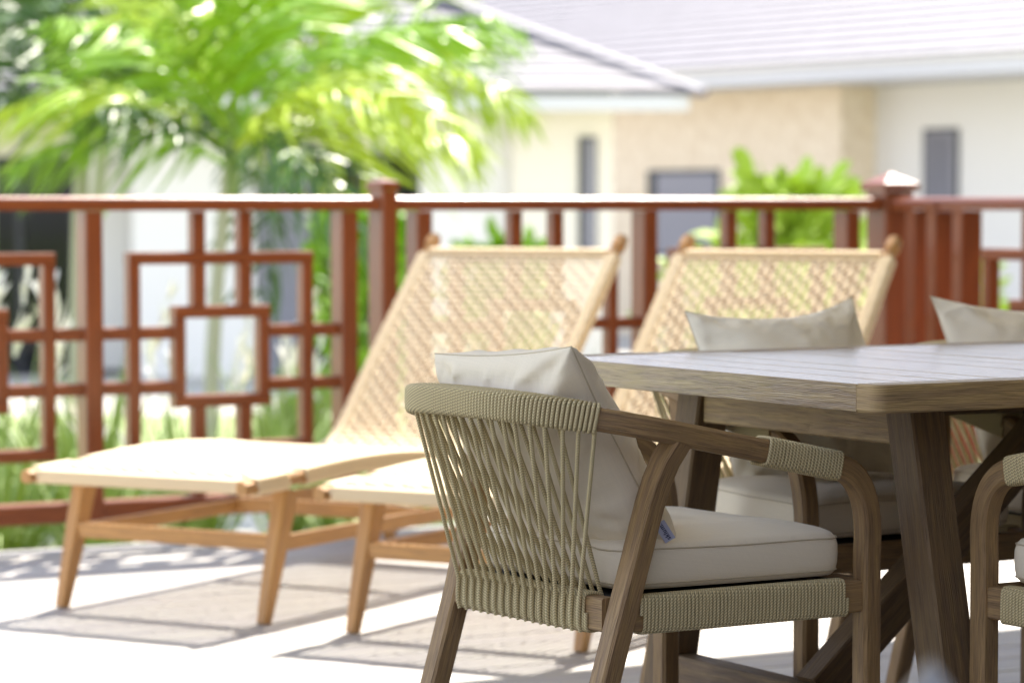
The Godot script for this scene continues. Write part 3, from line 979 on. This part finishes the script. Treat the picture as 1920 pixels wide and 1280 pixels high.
func build_loungers() -> void:
	# local x along the lounger (foot to head), z to the right of someone lying on it
	var root := thing("sun_lounger", "", "sun lounger", Vector3.ZERO, 0.0, "loungers side by side on the sunny deck")
	var prof := lounger_profile()
	var hw := 0.334
	var rails := []
	for s in [-1.0, 1.0]:
		var tr := Trail.new()
		for q in prof:
			tr.add(Vector3(q.x, q.y, s * hw), Vector3(0, 1, 0) if q.x < 1.2 else Vector3(-0.7, 0.7, 0))
		rails.append(tr)
		var m := MB.new()
		m.sweep(tr.p, tr.up, MB.rect(0.030, 0.034, 0.008))
		part("side_rail", m, M.golden_teak, root)
		var L := tr.total()
		for seg in [[0.05, 0.19], [0.27, L - 0.05]]:
			stuff(part("cord_wrap", wind_rope(tr, seg[0], seg[1], 0.030, 0.034, 0.0036, 5), M.cream_cord, root))
		# legs: tapered, foot forward of the top
		for g in [[0.0, 0.105, 0.33], [1.66, 1.50, 0.44]]:
			var lp := PackedVector3Array()
			var sc := PackedFloat32Array()
			for k in 6:
				var t := k / 5.0
				lp.append(Vector3(lerpf(g[0], g[1], t), g[2] * t, s * (hw - 0.018)))
				sc.append(0.56 + 0.44 * pow(t, 0.8))
			var lm := MB.new()
			lm.off = Vector2(rng.randf(), rng.randf())
			var up := PackedVector3Array()
			for k in 6: up.append(Vector3.RIGHT)
			lm.sweep(lp, up, MB.rect(0.046, 0.062, 0.006), true, sc)
			part("leg", lm, M.golden_teak, root)
		part("stretcher", cbeam(Vector3(0.07, 0.195, s * (hw - 0.022)), Vector3(1.60, 0.195, s * (hw - 0.022)), 0.026, 0.038), M.golden_teak, root)
	for t in [0.058, 0.80]:
		part("cross_rail", cbeam(Vector3(t, 0.20, -hw + 0.030), Vector3(t, 0.20, hw - 0.030), 0.028, 0.040), M.golden_teak, root)
	part("cross_rail", cbeam(Vector3(1.60, 0.23, -hw + 0.030), Vector3(1.60, 0.23, hw - 0.030), 0.028, 0.040), M.golden_teak, root)
	# rounded finials at the head
	for s in [-1.0, 1.0]:
		var e: Vector2 = prof[60]
		var d: Vector2 = (prof[60] - prof[58]).normalized()
		var f := MB.new()
		f.tube(PackedVector3Array([Vector3(e.x, e.y, s * hw) - Vector3(d.x, d.y, 0) * 0.01, Vector3(e.x, e.y, s * hw) + Vector3(d.x, d.y, 0) * 0.022, Vector3(e.x, e.y, s * hw) + Vector3(d.x, d.y, 0) * 0.034, Vector3(e.x, e.y, s * hw) + Vector3(d.x, d.y, 0) * 0.04]), 0.023, 10, 1.0, true, PackedFloat32Array([1.0, 1.0, 0.8, 0.35]))
		part("finial", f, M.golden_teak, root)
	# foot and head rails, wound with cord
	var q0: Vector2 = prof[1]
	var q1: Vector2 = prof[59]
	for q in [q0, q1]:
		var tr := Trail.new()
		for k in 9:
			tr.add(Vector3(q.x, q.y, -hw + 0.016 + (2 * hw - 0.032) * k / 8.0), Vector3.UP)
		part("end_rail", cbeam(tr.p[0], tr.p[8], 0.032, 0.025), M.golden_teak, root)
		stuff(part("cord_wrap", wind_rope(tr, 0.004, tr.total() - 0.004, 0.032, 0.025, 0.0036, 5), M.cream_cord, root))
	# woven cord: bundles of three along, single cords across, over and under in turn
	var c := Curve2D.new()
	for q in prof: c.add_point(q)
	c.bake_interval = 0.01
	var L := c.get_baked_length()
	var weft := int(L / 0.0245)
	var bundles := 25
	var P := PackedVector2Array()
	var N := PackedVector2Array()
	for i in weft + 1:
		var dd := L * i / weft
		var q := c.sample_baked(dd)
		var d := (c.sample_baked(minf(L, dd + 0.01)) - c.sample_baked(maxf(0.0, dd - 0.01))).normalized()
		N.append(Vector2(-d.y, d.x)); P.append(q + Vector2(-d.y, d.x) * 0.0175)
	var wv := MB.new()
	var amp := 0.0017
	var pitch := 2.0 * hw / bundles
	for j in bundles:
		for k in [-1, 1]:
			var z: float = -hw + pitch * (j + 0.5) + k * 0.0034
			var path := PackedVector3Array()
			var ups := PackedVector3Array()
			for i in range(3, weft - 2):
				var o := amp * (1.0 if (i + j) % 2 == 0 else -1.0)
				var q := P[i] + N[i] * o
				path.append(Vector3(q.x, q.y, z)); ups.append(Vector3(N[i].x, N[i].y, 0))
			wv.sweep(path, ups, MB.ellipse(0.0033, 0.0019, 5), false)
	for i in range(3, weft - 2):
		var path := PackedVector3Array()
		var ups := PackedVector3Array()
		for j in range(-1, bundles + 1):
			var z := -hw + pitch * (j + 0.5)
			var o := amp * (-1.0 if (i + j) % 2 == 0 else 1.0)
			var q := P[i] + N[i] * o
			for e in [-0.0065, 0.0065]:
				path.append(Vector3(q.x, q.y, clampf(z + e, -hw - 0.02, hw + 0.02))); ups.append(Vector3(N[i].x, N[i].y, 0))
		wv.sweep(path, ups, MB.ellipse(0.0047, 0.0018, 5), false)
	stuff(part("woven_cord", wv, M.cream_cord, root))
	# place the two: local x = (cos a, sin a) in (X, Z)
	var a := deg_to_rad(61.2)
	var mid := func(fl: Vector2, fr: Vector2) -> Vector3: return v3((fl.x + fr.x) / 2, 0, (fl.y + fr.y) / 2)
	root.position = v3(-0.009, 0, 0.005) + mid.call(Vector2(-1.167, 7.477), Vector2(-0.616, 7.189))
	root.rotation.y = a
	root.set_meta("label", "woven teak lounger on the left, its whole foot end in view")
	dup(root, "woven teak lounger behind the rope chair, its foot end partly hidden", v3(-0.009, 0, 0.005) + mid.call(Vector2(-0.377, 7.036), Vector2(0.165, 6.725)), a)

# ------------------------------------------------------------------ dining table
const TT := 0.527             # the way the long side of the table runs
func prism(b: MB, poly: PackedVector2Array, y0: float, y1: float, ch: float) -> void:
	# upright prism over an outline in (x, z), with softened edges
	var m := poly.size()
	var cen := Vector2.ZERO
	for p in poly: cen += p
	cen /= m
	var nrm := PackedVector2Array()
	for i in m:
		var e0 := (poly[i] - poly[(i + m - 1) % m]).normalized()
		var e1 := (poly[(i + 1) % m] - poly[i]).normalized()
		var q := Vector2(e0.y + e1.y, -e0.x - e1.x).normalized()
		if q.dot(poly[i] - cen) < 0: q = -q
		nrm.append(q)
	var ring := func(inset: float, y: float) -> Array:
		var r := []
		for i in m: r.append(Vector3(poly[i].x - nrm[i].x * inset, y, poly[i].y - nrm[i].y * inset))
		return r
	var rs := [ring.call(ch, y0), ring.call(0.0, y0 + ch), ring.call(0.0, y1 - ch), ring.call(ch, y1)]
	var run := 0.0
	for i in m:
		var j := (i + 1) % m
		var l := poly[i].distance_to(poly[j])
		for k in 3:
			var fl := (rs[k + 1][i] - rs[k][i]).cross(rs[k][j] - rs[k][i]).normalized() as Vector3
			if fl.dot(Vector3(nrm[i].x, 0, nrm[i].y)) < -0.01: fl = -fl
			var tilt := 0.0 if k == 1 else (0.8 if k == 2 else -0.8)
			var na := Vector3(nrm[i].x, tilt, nrm[i].y).normalized()
			var nb := Vector3(nrm[j].x, tilt, nrm[j].y).normalized()
			if l > 0.03:
				na = fl; nb = fl
			var u: float = rs[k][i].y
			var a := b.vert(rs[k][i], na, Vector2(u, run))
			var c := b.vert(rs[k][j], nb, Vector2(u, run + l))
			var d := b.vert(rs[k + 1][j], nb, Vector2(rs[k + 1][i].y, run + l))
			var e := b.vert(rs[k + 1][i], na, Vector2(rs[k + 1][i].y, run))
			b.quad(a, c, d, e)
		run += l
	# ends: grain along the longest axis of the outline
	for s in [[rs[3], Vector3.UP], [rs[0], Vector3.DOWN]]:
		var ids := []
		for q in s[0]: ids.append(b.vert(q, s[1], Vector2(q.z, q.x)))
		for k in range(1, m - 1): b.face(ids[0], ids[k], ids[k + 1])

func build_table() -> void:
	var L := 1.70
	var W := 1.0
	var H := 0.78
	var T := 0.0436
	var A := Vector2(0.5505, 4.317)     # the corner nearest to the camera (X, Z)
	var e1 := Vector2(cos(TT), sin(TT))
	var e2 := Vector2(-sin(TT), cos(TT))
	var c := A + e1 * L / 2 + e2 * W / 2
	var t := thing("dining_table", "weathered wooden dining table with plank top and splayed trestle legs", "table", v3(c.x, 0, c.y), TT)
	var x0 := -L / 2
	var z1 := W / 2
	# long border boards with rounded corners, planks between them running across
	for s in [1.0, -1.0]:
		var poly := PackedVector2Array()
		var zo: float = s * z1
		var zi: float = s * (z1 - 0.054)
		var r := 0.021
		poly.append(Vector2(-L / 2, zi))
		for k in 7:
			var f := PI / 2 * k / 6.0
			poly.append(Vector2(-L / 2 + r - r * cos(f), zo - s * (r - r * sin(f))))
		for k in 7:
			var f := PI / 2 * (1.0 - k / 6.0)
			poly.append(Vector2(L / 2 - r + r * cos(f), zo - s * (r - r * sin(f))))
		poly.append(Vector2(L / 2, zi))
		var b := MB.new()
		b.off = Vector2(rng.randf(), rng.randf())
		prism(b, poly, H - T, H, 0.003)
		part("border_board", b, M.table_wood, t)
	var n := 18
	for k in n:
		var x := x0 + L * (k + 0.5) / n
		part("plank", cbox(Vector3(x, H - T / 2 + rng.randf_range(-0.0008, 0.0004), 0), Vector3(L / n - 0.0012, T - 0.0006, W - 0.111), 0.0014), M.table_top_wood, t)
	for s in [-1.0, 1.0]:
		var ax: float = s * (L / 2 - 0.2265)
		part("batten", cbox(Vector3(ax, 0.7308, 0), Vector3(0.100, 0.0109, 0.75), 0.002), M.shaded_table_wood, t)
		part("apron", cbeam(Vector3(ax, 0.6955, -W / 2 + 0.2334), Vector3(ax, 0.6955, W / 2 - 0.2334), 0.049, 0.0585), M.table_wood, t)
		for q in [-1.0, 1.0]:
			part("leg", cbeam(Vector3(ax, 0.7247, q * (W / 2 - 0.2003)), Vector3(ax, 0.0075, q * (W / 2 - 0.049)), 0.0697, 0.068, Vector3.RIGHT, 0.004), M.shaded_table_wood, t)
		part("stretcher", cbeam(Vector3(ax, 0.2095, -W / 2 + 0.135), Vector3(ax, 0.2095, W / 2 - 0.135), 0.048, 0.061), M.shaded_table_wood, t)
		part("brace", cbeam(Vector3(ax - s * 0.026, 0.2226, 0), Vector3(s * 0.026, 0.7147, 0), 0.054, 0.068, Vector3.UP), M.shaded_table_wood, t)
	part("centre_rail", cbeam(Vector3(-L / 2 + 0.262, 0.7103, 0), Vector3(L / 2 - 0.262, 0.7103, 0), 0.061, 0.048), M.shaded_table_wood, t)

# ------------------------------------------------------------------ rope chairs
const CW := 0.2638     # half width of the back rail
const CD := 0.2396     # depth of its bend
const CH := 0.7495     # height of its middle at the back
const CM := 0.2037     # fall of the arms towards the front
const CF := 0.607      # where the front legs stand
const CFW := 0.2565
const CR := 0.2162

func top_h(f: float) -> float:
	return CH - CM * f

func make_chair() -> Node3D:
	# local x forward, y up, z to the sitter's right; the origin is on the floor under the middle of the back
	var t := thing("rope_chair", "", "chair", Vector3.ZERO, 0.0, "rope dining chairs")
	# --- back rail and arms: one bent piece; cut in three parts where rope and wood meet
	var tr := Trail.new()
	var f0 := CF - 0.075
	for k in 16:
		var f := lerpf(f0, CD, k / 15.0)
		tr.add(Vector3(f, top_h(f), CW), Vector3.UP)
	for k in range(1, 64):
		var a := PI / 2 - PI * k / 64.0
		var f := CD - CD * pow(maxf(cos(a), 0.0), 2.0 / 2.6)
		var z := CW * signf(sin(a)) * pow(absf(sin(a)), 2.0 / 2.6)
		tr.add(Vector3(f, top_h(f), z), Vector3.UP)
	for k in 16:
		var f := lerpf(CD, f0, k / 15.0)
		tr.add(Vector3(f, top_h(f), -CW), Vector3.UP)
	var L := tr.total()
	var cut := 0.459      # where the rope of the back begins, from either front end
	var pieces := [[0.0, cut + 0.02, "armrest"], [cut + 0.0205, L - cut - 0.0205, "back_rail"], [L - cut - 0.02, L, "armrest"]]
	for q in pieces:
		var m := MB.new()
		m.off = Vector2(rng.randf(), rng.randf())
		var p := PackedVector3Array()
		var u := PackedVector3Array()
		var n := 40
		for k in n + 1:
			var s := tr.at(lerpf(q[0], q[1], float(k) / n))
			p.append(s[0]); u.append(s[2])
		m.sweep(p, u, MB.rect(0.034, 0.036, 0.006))
		part(q[2], m, M.weathered_wood, t)
	stuff(part("back_rope", wind_rope(tr, cut, L - cut, 0.034, 0.037, 0.0032, 6, 0.0004), M.olive_rope, t))
	for e in [[-0.012, 0.158], [L - 0.158, L + 0.012]]:
		var d0: float = maxf(e[0], 0.002)
		var d1: float = minf(e[1], L - 0.002)
		stuff(part("arm_rope", wind_rope(tr, d0, d1, 0.034, 0.037, 0.0032, 6, 0.0005), M.olive_rope, t))
	# --- front legs bend down out of the arms
	for s in [-1.0, 1.0]:
		var m := MB.new()
		m.off = Vector2(rng.randf(), rng.randf())
		var p := PackedVector3Array()
		var u := PackedVector3Array()
		var a := Vector3(f0 + 0.0005, top_h(f0), s * CW)
		var b := Vector3(CF + 0.004, top_h(f0) - 0.02, s * CW)
		var c := Vector3(CF, 0.50, s * CFW)
		for k in 13:
			var x := k / 12.0
			var q := a.lerp(b, x).lerp(b.lerp(c, x), x)
			p.append(q)
			u.append(Vector3(0.26, 1, 0).lerp(Vector3(1, 0.0, 0), x).normalized())
		for k in 3:
			p.append(Vector3(CF, 0.50 - 0.50 * (k + 1) / 3.0, s * CFW)); u.append(Vector3.RIGHT)
		m.sweep(p, u, MB.rect(0.035, 0.037, 0.005))
		part("front_leg", m, M.weathered_wood, t)
		# --- rear legs: raked below, bent forward to the arm above
		var r := MB.new()
		r.off = Vector2(rng.randf(), rng.randf())
		var key := [Vector3(0.0085, 0.004, 0.2162), Vector3(0.074, 0.21, 0.2162), Vector3(0.1399, 0.42, 0.2175), Vector3(0.172, 0.53, 0.222), Vector3(0.184, 0.588, 0.229), Vector3(0.193, 0.63, 0.238), Vector3(0.203, 0.665, 0.248), Vector3(0.216, top_h(0.216) - 0.008, 0.262)]
		var cv := Curve3D.new()
		for i in key.size():
			var tg: Vector3 = (key[mini(i + 1, key.size() - 1)] - key[maxi(i - 1, 0)]) / 6.0
			cv.add_point(key[i] * Vector3(1, 1, s), -tg * Vector3(1, 1, s), tg * Vector3(1, 1, s))
		var p2 := PackedVector3Array()
		var u2 := PackedVector3Array()
		for k in 21:
			p2.append(cv.sample_baked(cv.get_baked_length() * k / 20.0)); u2.append(Vector3.RIGHT)
		r.sweep(p2, u2, MB.rect(0.037, 0.036, 0.004))
		part("rear_leg", r, M.weathered_wood, t)
		# --- side rails of the seat, wound with rope
		var ra := Vector3(0.158, 0.43, s * 0.2185)
		var rb := Vector3(CF - 0.0165, 0.43, s * 0.254)
		part("seat_rail", cbeam(ra, rb, 0.024, 0.050), M.weathered_wood, t)
		var st := Trail.new()
		for k in 9: st.add(ra.lerp(rb, k / 8.0), Vector3.UP)
		stuff(part("rail_rope", wind_rope(st, 0.012, st.total() - 0.033, 0.024, 0.050, 0.0032, 6, 0.0005), M.olive_rope, t))
	# --- rear and front rails
	var bf := 0.134
	var bw := CR - 0.019
	part("seat_rail", cbeam(Vector3(bf, 0.43, -bw), Vector3(bf, 0.43, bw), 0.026, 0.052), M.weathered_wood, t)
	var bt := Trail.new()
	for k in 9: bt.add(Vector3(bf, 0.43, lerpf(-bw, bw, k / 8.0)), Vector3.UP)
	stuff(part("rail_rope", wind_rope(bt, 0.017, bt.total() - 0.037, 0.026, 0.052, 0.0032, 6, 0.0006), M.olive_rope, t))
	part("seat_rail", cbeam(Vector3(CF, 0.43, -CFW + 0.018), Vector3(CF, 0.43, CFW - 0.018), 0.024, 0.050), M.weathered_wood, t)
	part("seat_panel", cbox(Vector3(0.37, 0.4465, 0), Vector3(0.42, 0.012, 0.40), 0.003), M.dark_webbing, t)
	# --- strands: an outer and an inner one from each knot on the seat rail, spread along the back rail
	var n := 17
	var y0 := 0.43
	for i in n:
		var g := float(i) / (n - 1)
		var zb := lerpf(0.152, -0.174, g)
		for layer in 2:
			var d := lerpf(cut + 0.004, L - cut - 0.004, clampf((g * 0.76 if layer == 0 else g * 0.72 + 0.115) + rng.randf_range(-0.006, 0.006), 0.0, 1.0))
			var q := tr.at(d)
			var side: Vector3 = q[3]
			if side.dot(q[0] - Vector3(0.3, q[0].y, 0)) < 0: side = -side      # away from the seat
			var top: Vector3 = q[0] + side * (0.013 if layer == 0 else -0.004) - Vector3(0, 0.020, 0)
			var path := PackedVector3Array()
			if layer == 0:
				var knee := Vector3(bf - 0.0215, y0 + 0.020, zb)
				path = PackedVector3Array([top + Vector3(0, 0.006, 0), top, top.lerp(knee, 0.33) , top.lerp(knee, 0.66), knee, Vector3(bf - 0.0218, y0 - 0.002, zb - 0.002), Vector3(bf - 0.0205, y0 - 0.018, zb - 0.003), Vector3(bf - 0.0165, y0 - 0.030, zb - 0.004)])
			else:
				var knee2 := Vector3(bf + 0.012, y0 + 0.036, zb + 0.006)
				path = PackedVector3Array([top + Vector3(0, 0.006, 0), top, top.lerp(knee2, 0.33), top.lerp(knee2, 0.66), knee2, Vector3(bf + 0.019, y0 + 0.022, zb + 0.004)])
			var m := MB.new()
			m.off = Vector2(rng.randf(), rng.randf())
			m.tube(path, 0.0035, 8, 2.0, true)
			part("strand", m, M.olive_rope, t)
	return t

func seat_cushion(m: Material) -> Node3D:
	var t := thing("seat_cushion", "", "cushion", Vector3.ZERO, 0.0, "seat cushions of the rope chairs")
	var prof := [Vector2(0.0, 0.004), Vector2(0.6, 0.003), Vector2(0.9, 0.0), Vector2(0.965, 0.002), Vector2(0.988, 0.009), Vector2(0.997, 0.022), Vector2(1.0, 0.038), Vector2(0.998, 0.052), Vector2(0.989, 0.062), Vector2(0.968, 0.069), Vector2(0.93, 0.073), Vector2(0.8, 0.079), Vector2(0.55, 0.084), Vector2(0.0, 0.087)]
	var cols := 97
	var pts := PackedVector3Array()
	var uvs := PackedVector2Array()
	var ns := FastNoiseLite.new()
	ns.seed = 9; ns.frequency = 6.0
	var ring := func(sx: float, y: float, k: int) -> Vector3:
		var a := TAU * k / (cols - 1)
		var x := signf(cos(a)) * pow(absf(cos(a)), 0.2) * sx * 0.212
		var w := 0.222 + 0.022 * (x / 0.212)
		var z := signf(sin(a)) * pow(absf(sin(a)), 0.2) * sx * w
		return Vector3(x, y + 0.004 * ns.get_noise_2d(x, z) * (1.0 if y > 0.05 else 0.2), z)
	for q in prof:
		for k in cols:
			var p: Vector3 = ring.call(q.x, q.y, k)
			pts.append(p); uvs.append(Vector2(p.x + p.y * 0.7, p.z + p.y * 0.7) * 2.0)
	var b := MB.new()
	b.sheet(pts, cols, uvs, Vector3(0, 0.04, 0))
	part("cover", b, m, t)
	for y in [[0.989, 0.0625], [0.989, 0.0105]]:
		var p := PackedVector3Array()
		for k in cols:
			p.append(ring.call(y[0] + 0.003, y[1], k))
		var s := MB.new()
		s.tube(p, 0.0012, 5)
		part("piping", s, M.seam_thread, t)
	return t

func pillow_point(u: float, v: float, side: float, ns: FastNoiseLite, o: Dictionary) -> Vector3:
	var x: float = o.a * u * (1.0 - o.pinch * (1.0 - v * v)) 
	var y: float = o.b * v * (1.0 - o.pinch * (1.0 - u * u))
	var e := pow(maxf((1.0 - pow(absf(u), o.fat)) * (1.0 - pow(absf(v), o.fat)), 0.0), o.soft)
	var w: float = o.t * e * side
	var edge := clampf(1.0 - maxf(absf(u), absf(v)), 0.0, 1.0)
	# folds that start at the seams, and broad unevenness
	var fold := 0.0
	var q1: float = u * 6.5 + v * 2.6 + o.ph + 1.6 * ns.get_noise_2d(u * 1.3, v)
	var q2: float = v * 5.5 - u * 2.2 + o.ph * 2.0 + 1.6 * ns.get_noise_2d(v * 1.3, u + 7.0)
	fold += (1.0 - 2.2 * pow(absf(sin(q1)), 0.7)) * exp(-(1.0 - absf(v)) / 0.34) * (0.6 + 0.6 * ns.get_noise_2d(u * 2.0, 3.0))
	fold += (1.0 - 2.2 * pow(absf(sin(q2)), 0.7)) * exp(-(1.0 - absf(u)) / 0.30) * (0.6 + 0.6 * ns.get_noise_2d(v * 2.0, 9.0))
	var cu := exp(-((1.0 - absf(u)) + (1.0 - absf(v))) / 0.35)
	fold += cu * 1.8 * sin((absf(u) - absf(v)) * 12.0 + o.ph)
	w += side * o.fold * fold * minf(1.0, edge * 9.0)
	w += o.t * 0.13 * ns.get_noise_2d(u * 0.7 + 5.0, v * 0.7) * minf(1.0, edge * 5.0)
	return Vector3(x, y + o.sag * (1.0 - u * u) * v * v * (-1.0 if v > 0 else 0.0) + o.lift * u * maxf(v, 0.0), w + o.bend * u * u)

func pillow(o: Dictionary, m: Material) -> Node3D:
	# local x across, y up its height, z out of its front
	var t := thing("back_pillow", "", "pillow", Vector3.ZERO, 0.0, "back pillows of the rope chairs")
	var ns := FastNoiseLite.new()
	ns.seed = int(o.seed); ns.frequency = 1.6
	var n := 61
	var b := MB.new()
	for side in [1.0, -1.0]:
		var pts := PackedVector3Array()
		var uvs := PackedVector2Array()
		for i in n:
			for j in n:
				var u := sin(PI / 2 * (2.0 * j / (n - 1) - 1.0))
				var v := sin(PI / 2 * (2.0 * i / (n - 1) - 1.0))
				var p := pillow_point(u, v, side, ns, o)
				pts.append(p); uvs.append(Vector2(p.x, p.y) * 2.0)
		b.sheet(pts, n, uvs, Vector3(0, 0, -side * 0.6))
	part("cover", b, m, t)
	var path := PackedVector3Array()
	for e in 4:
		for k in 40:
			var x := -1.0 + 2.0 * k / 40.0
			var uvp: Vector2 = [Vector2(x, -1), Vector2(1, x), Vector2(-x, 1), Vector2(-1, -x)][e]
			path.append(pillow_point(uvp.x, uvp.y, 1.0, ns, o))
	path.append(path[0])
	var s := MB.new()
	s.tube(path, 0.0014, 5)
	part("piping", s, M.seam_thread, t)
	return t

func build_chairs() -> void:
	# four at the table and one close to the camera
	var spots := [[-0.077, 4.4254, 0.6191, "rope chair in sharp focus at the table corner, its roped back towards us"],
		[0.4304, 5.653, TT - PI / 2, "rope chair across the table, in front of the second lounger"],
		[0.958, 5.96, TT - PI / 2 - 0.02, "rope chair across the table at the right edge, beside the capped post"],
		[1.269, 4.10, TT + PI / 2, "rope chair on the near long side, only its curved front leg in view"]]
	var chair := make_chair()
	var seat := seat_cushion(M.cream_canvas)
	var std := {"a": 0.195, "b": 0.195, "t": 0.084, "pinch": 0.06, "fat": 2.6, "soft": 0.50, "ph": 0.4, "fold": 0.0095, "sag": -0.002, "lift": -0.016, "bend": 0.0, "seed": 3}
	var pill := []
	pill.append(pillow(std, M.cream_canvas))
	pill.append(pillow({"a": 0.205, "b": 0.20, "t": 0.066, "pinch": 0.06, "fat": 2.2, "soft": 0.55, "ph": 1.7, "fold": 0.007, "sag": 0.032, "lift": 0.012, "bend": -0.02, "seed": 8}, M.lit_canvas))
	pill.append(pillow({"a": 0.205, "b": 0.20, "t": 0.066, "pinch": 0.06, "fat": 2.2, "soft": 0.55, "ph": 3.1, "fold": 0.007, "sag": 0.03, "lift": -0.01, "bend": -0.02, "seed": 13}, M.lit_canvas))
	var pn := ["plump cream pillow leaning on the roped back of the sharp chair", "cream pillow with two raised corners before the second lounger", "cream pillow cut by the right edge, beside the capped post", "cream pillow of the chair on the near long side"]
	var cn := ["cream seat cushion of the sharp rope chair, thread seam along its edge", "cream seat cushion seen under the table beyond the apron", "cream seat cushion under the table on the right, behind the brace", "seat cushion of the chair on the near long side, only its front corner in view"]
	for k in 4:
		var s: Array = spots[k]
		var at := v3(s[0], 0, s[1])
		var c := chair
		var q := seat
		if k == 0:
			c.position = at; c.rotation.y = s[2]; c.set_meta("label", s[3])
			q.set_meta("label", cn[0])
		else:
			c = dup(chair, s[3], at, s[2])
			q = dup(seat, cn[k], at, s[2])
		q.transform = c.transform * Transform3D(Basis(), Vector3(0.374, 0.461, 0))
		var frame := c.transform
		var p: Node3D
		if k < 3:
			p = pill[k]
			p.set_meta("label", pn[k])
		else:
			p = dup(pill[0], pn[k], at, 0.0)
		var up := Vector3(-0.529, 0.849, 0).normalized() if k == 0 else Vector3(-0.47, 0.883, 0).normalized()
		var fw := Vector3(up.y, -up.x, 0)
		var b := Basis(Vector3(0, 0, -1), up, fw)
		p.transform = frame * Transform3D(b, Vector3(0.176, 0.660, 0.0) if k == 0 else Vector3(0.150, 0.690, -0.066))
	# the sewn tag near the lower corner of the sharp pillow
	var lab := MB.new()
	lab.box(Vector3.ZERO, Vector3(0.034, 0.018, 0.0012), 0.0004)
	var tg := part("sewn_tag", lab, M.tag_cloth, pill[0])
	var tx := TextMesh.new()
	tx.text = "sklum."
	var sf := SystemFont.new()
	sf.font_names = PackedStringArray(["Droid Sans"])
	sf.font_weight = 700
	tx.font = sf
	tx.font_size = 32
	tx.pixel_size = 0.0092 / 32.0
	tx.depth = 0.0004
	var le := part("lettering", tx, M.tag_ink, tg)
	le.position = Vector3(0, 0, 0.0008)
	var zn := Vector3(-0.80, 0.1, -0.60).normalized()     # faces the near side, a little backwards
	var xn := Vector3(0.18, 0.98, 0.0)
	xn = (xn - zn * xn.dot(zn)).normalized()
	tg.transform = Transform3D(Basis(xn, zn.cross(xn), zn), Vector3(-0.204, -0.125, -0.006))
	# a grey pillow standing close to the camera, far out of focus
	var near := dup(pill[0], "blurred grey pillow top at the bottom edge, nearest to the camera", Vector3.ZERO, 0.0)
	near.remove_meta("group")
	for ch in near.get_children():
		if ch.name.begins_with("sewn"):
			near.remove_child(ch); ch.queue_free()
		elif ch.name.begins_with("cover"):
			ch.material_override = M.grey_canvas
	near.transform = Transform3D(Basis(Vector3.UP, 0.5) * Basis(Vector3.BACK, 0.75), v3(0.24, 0.507, 1.75))
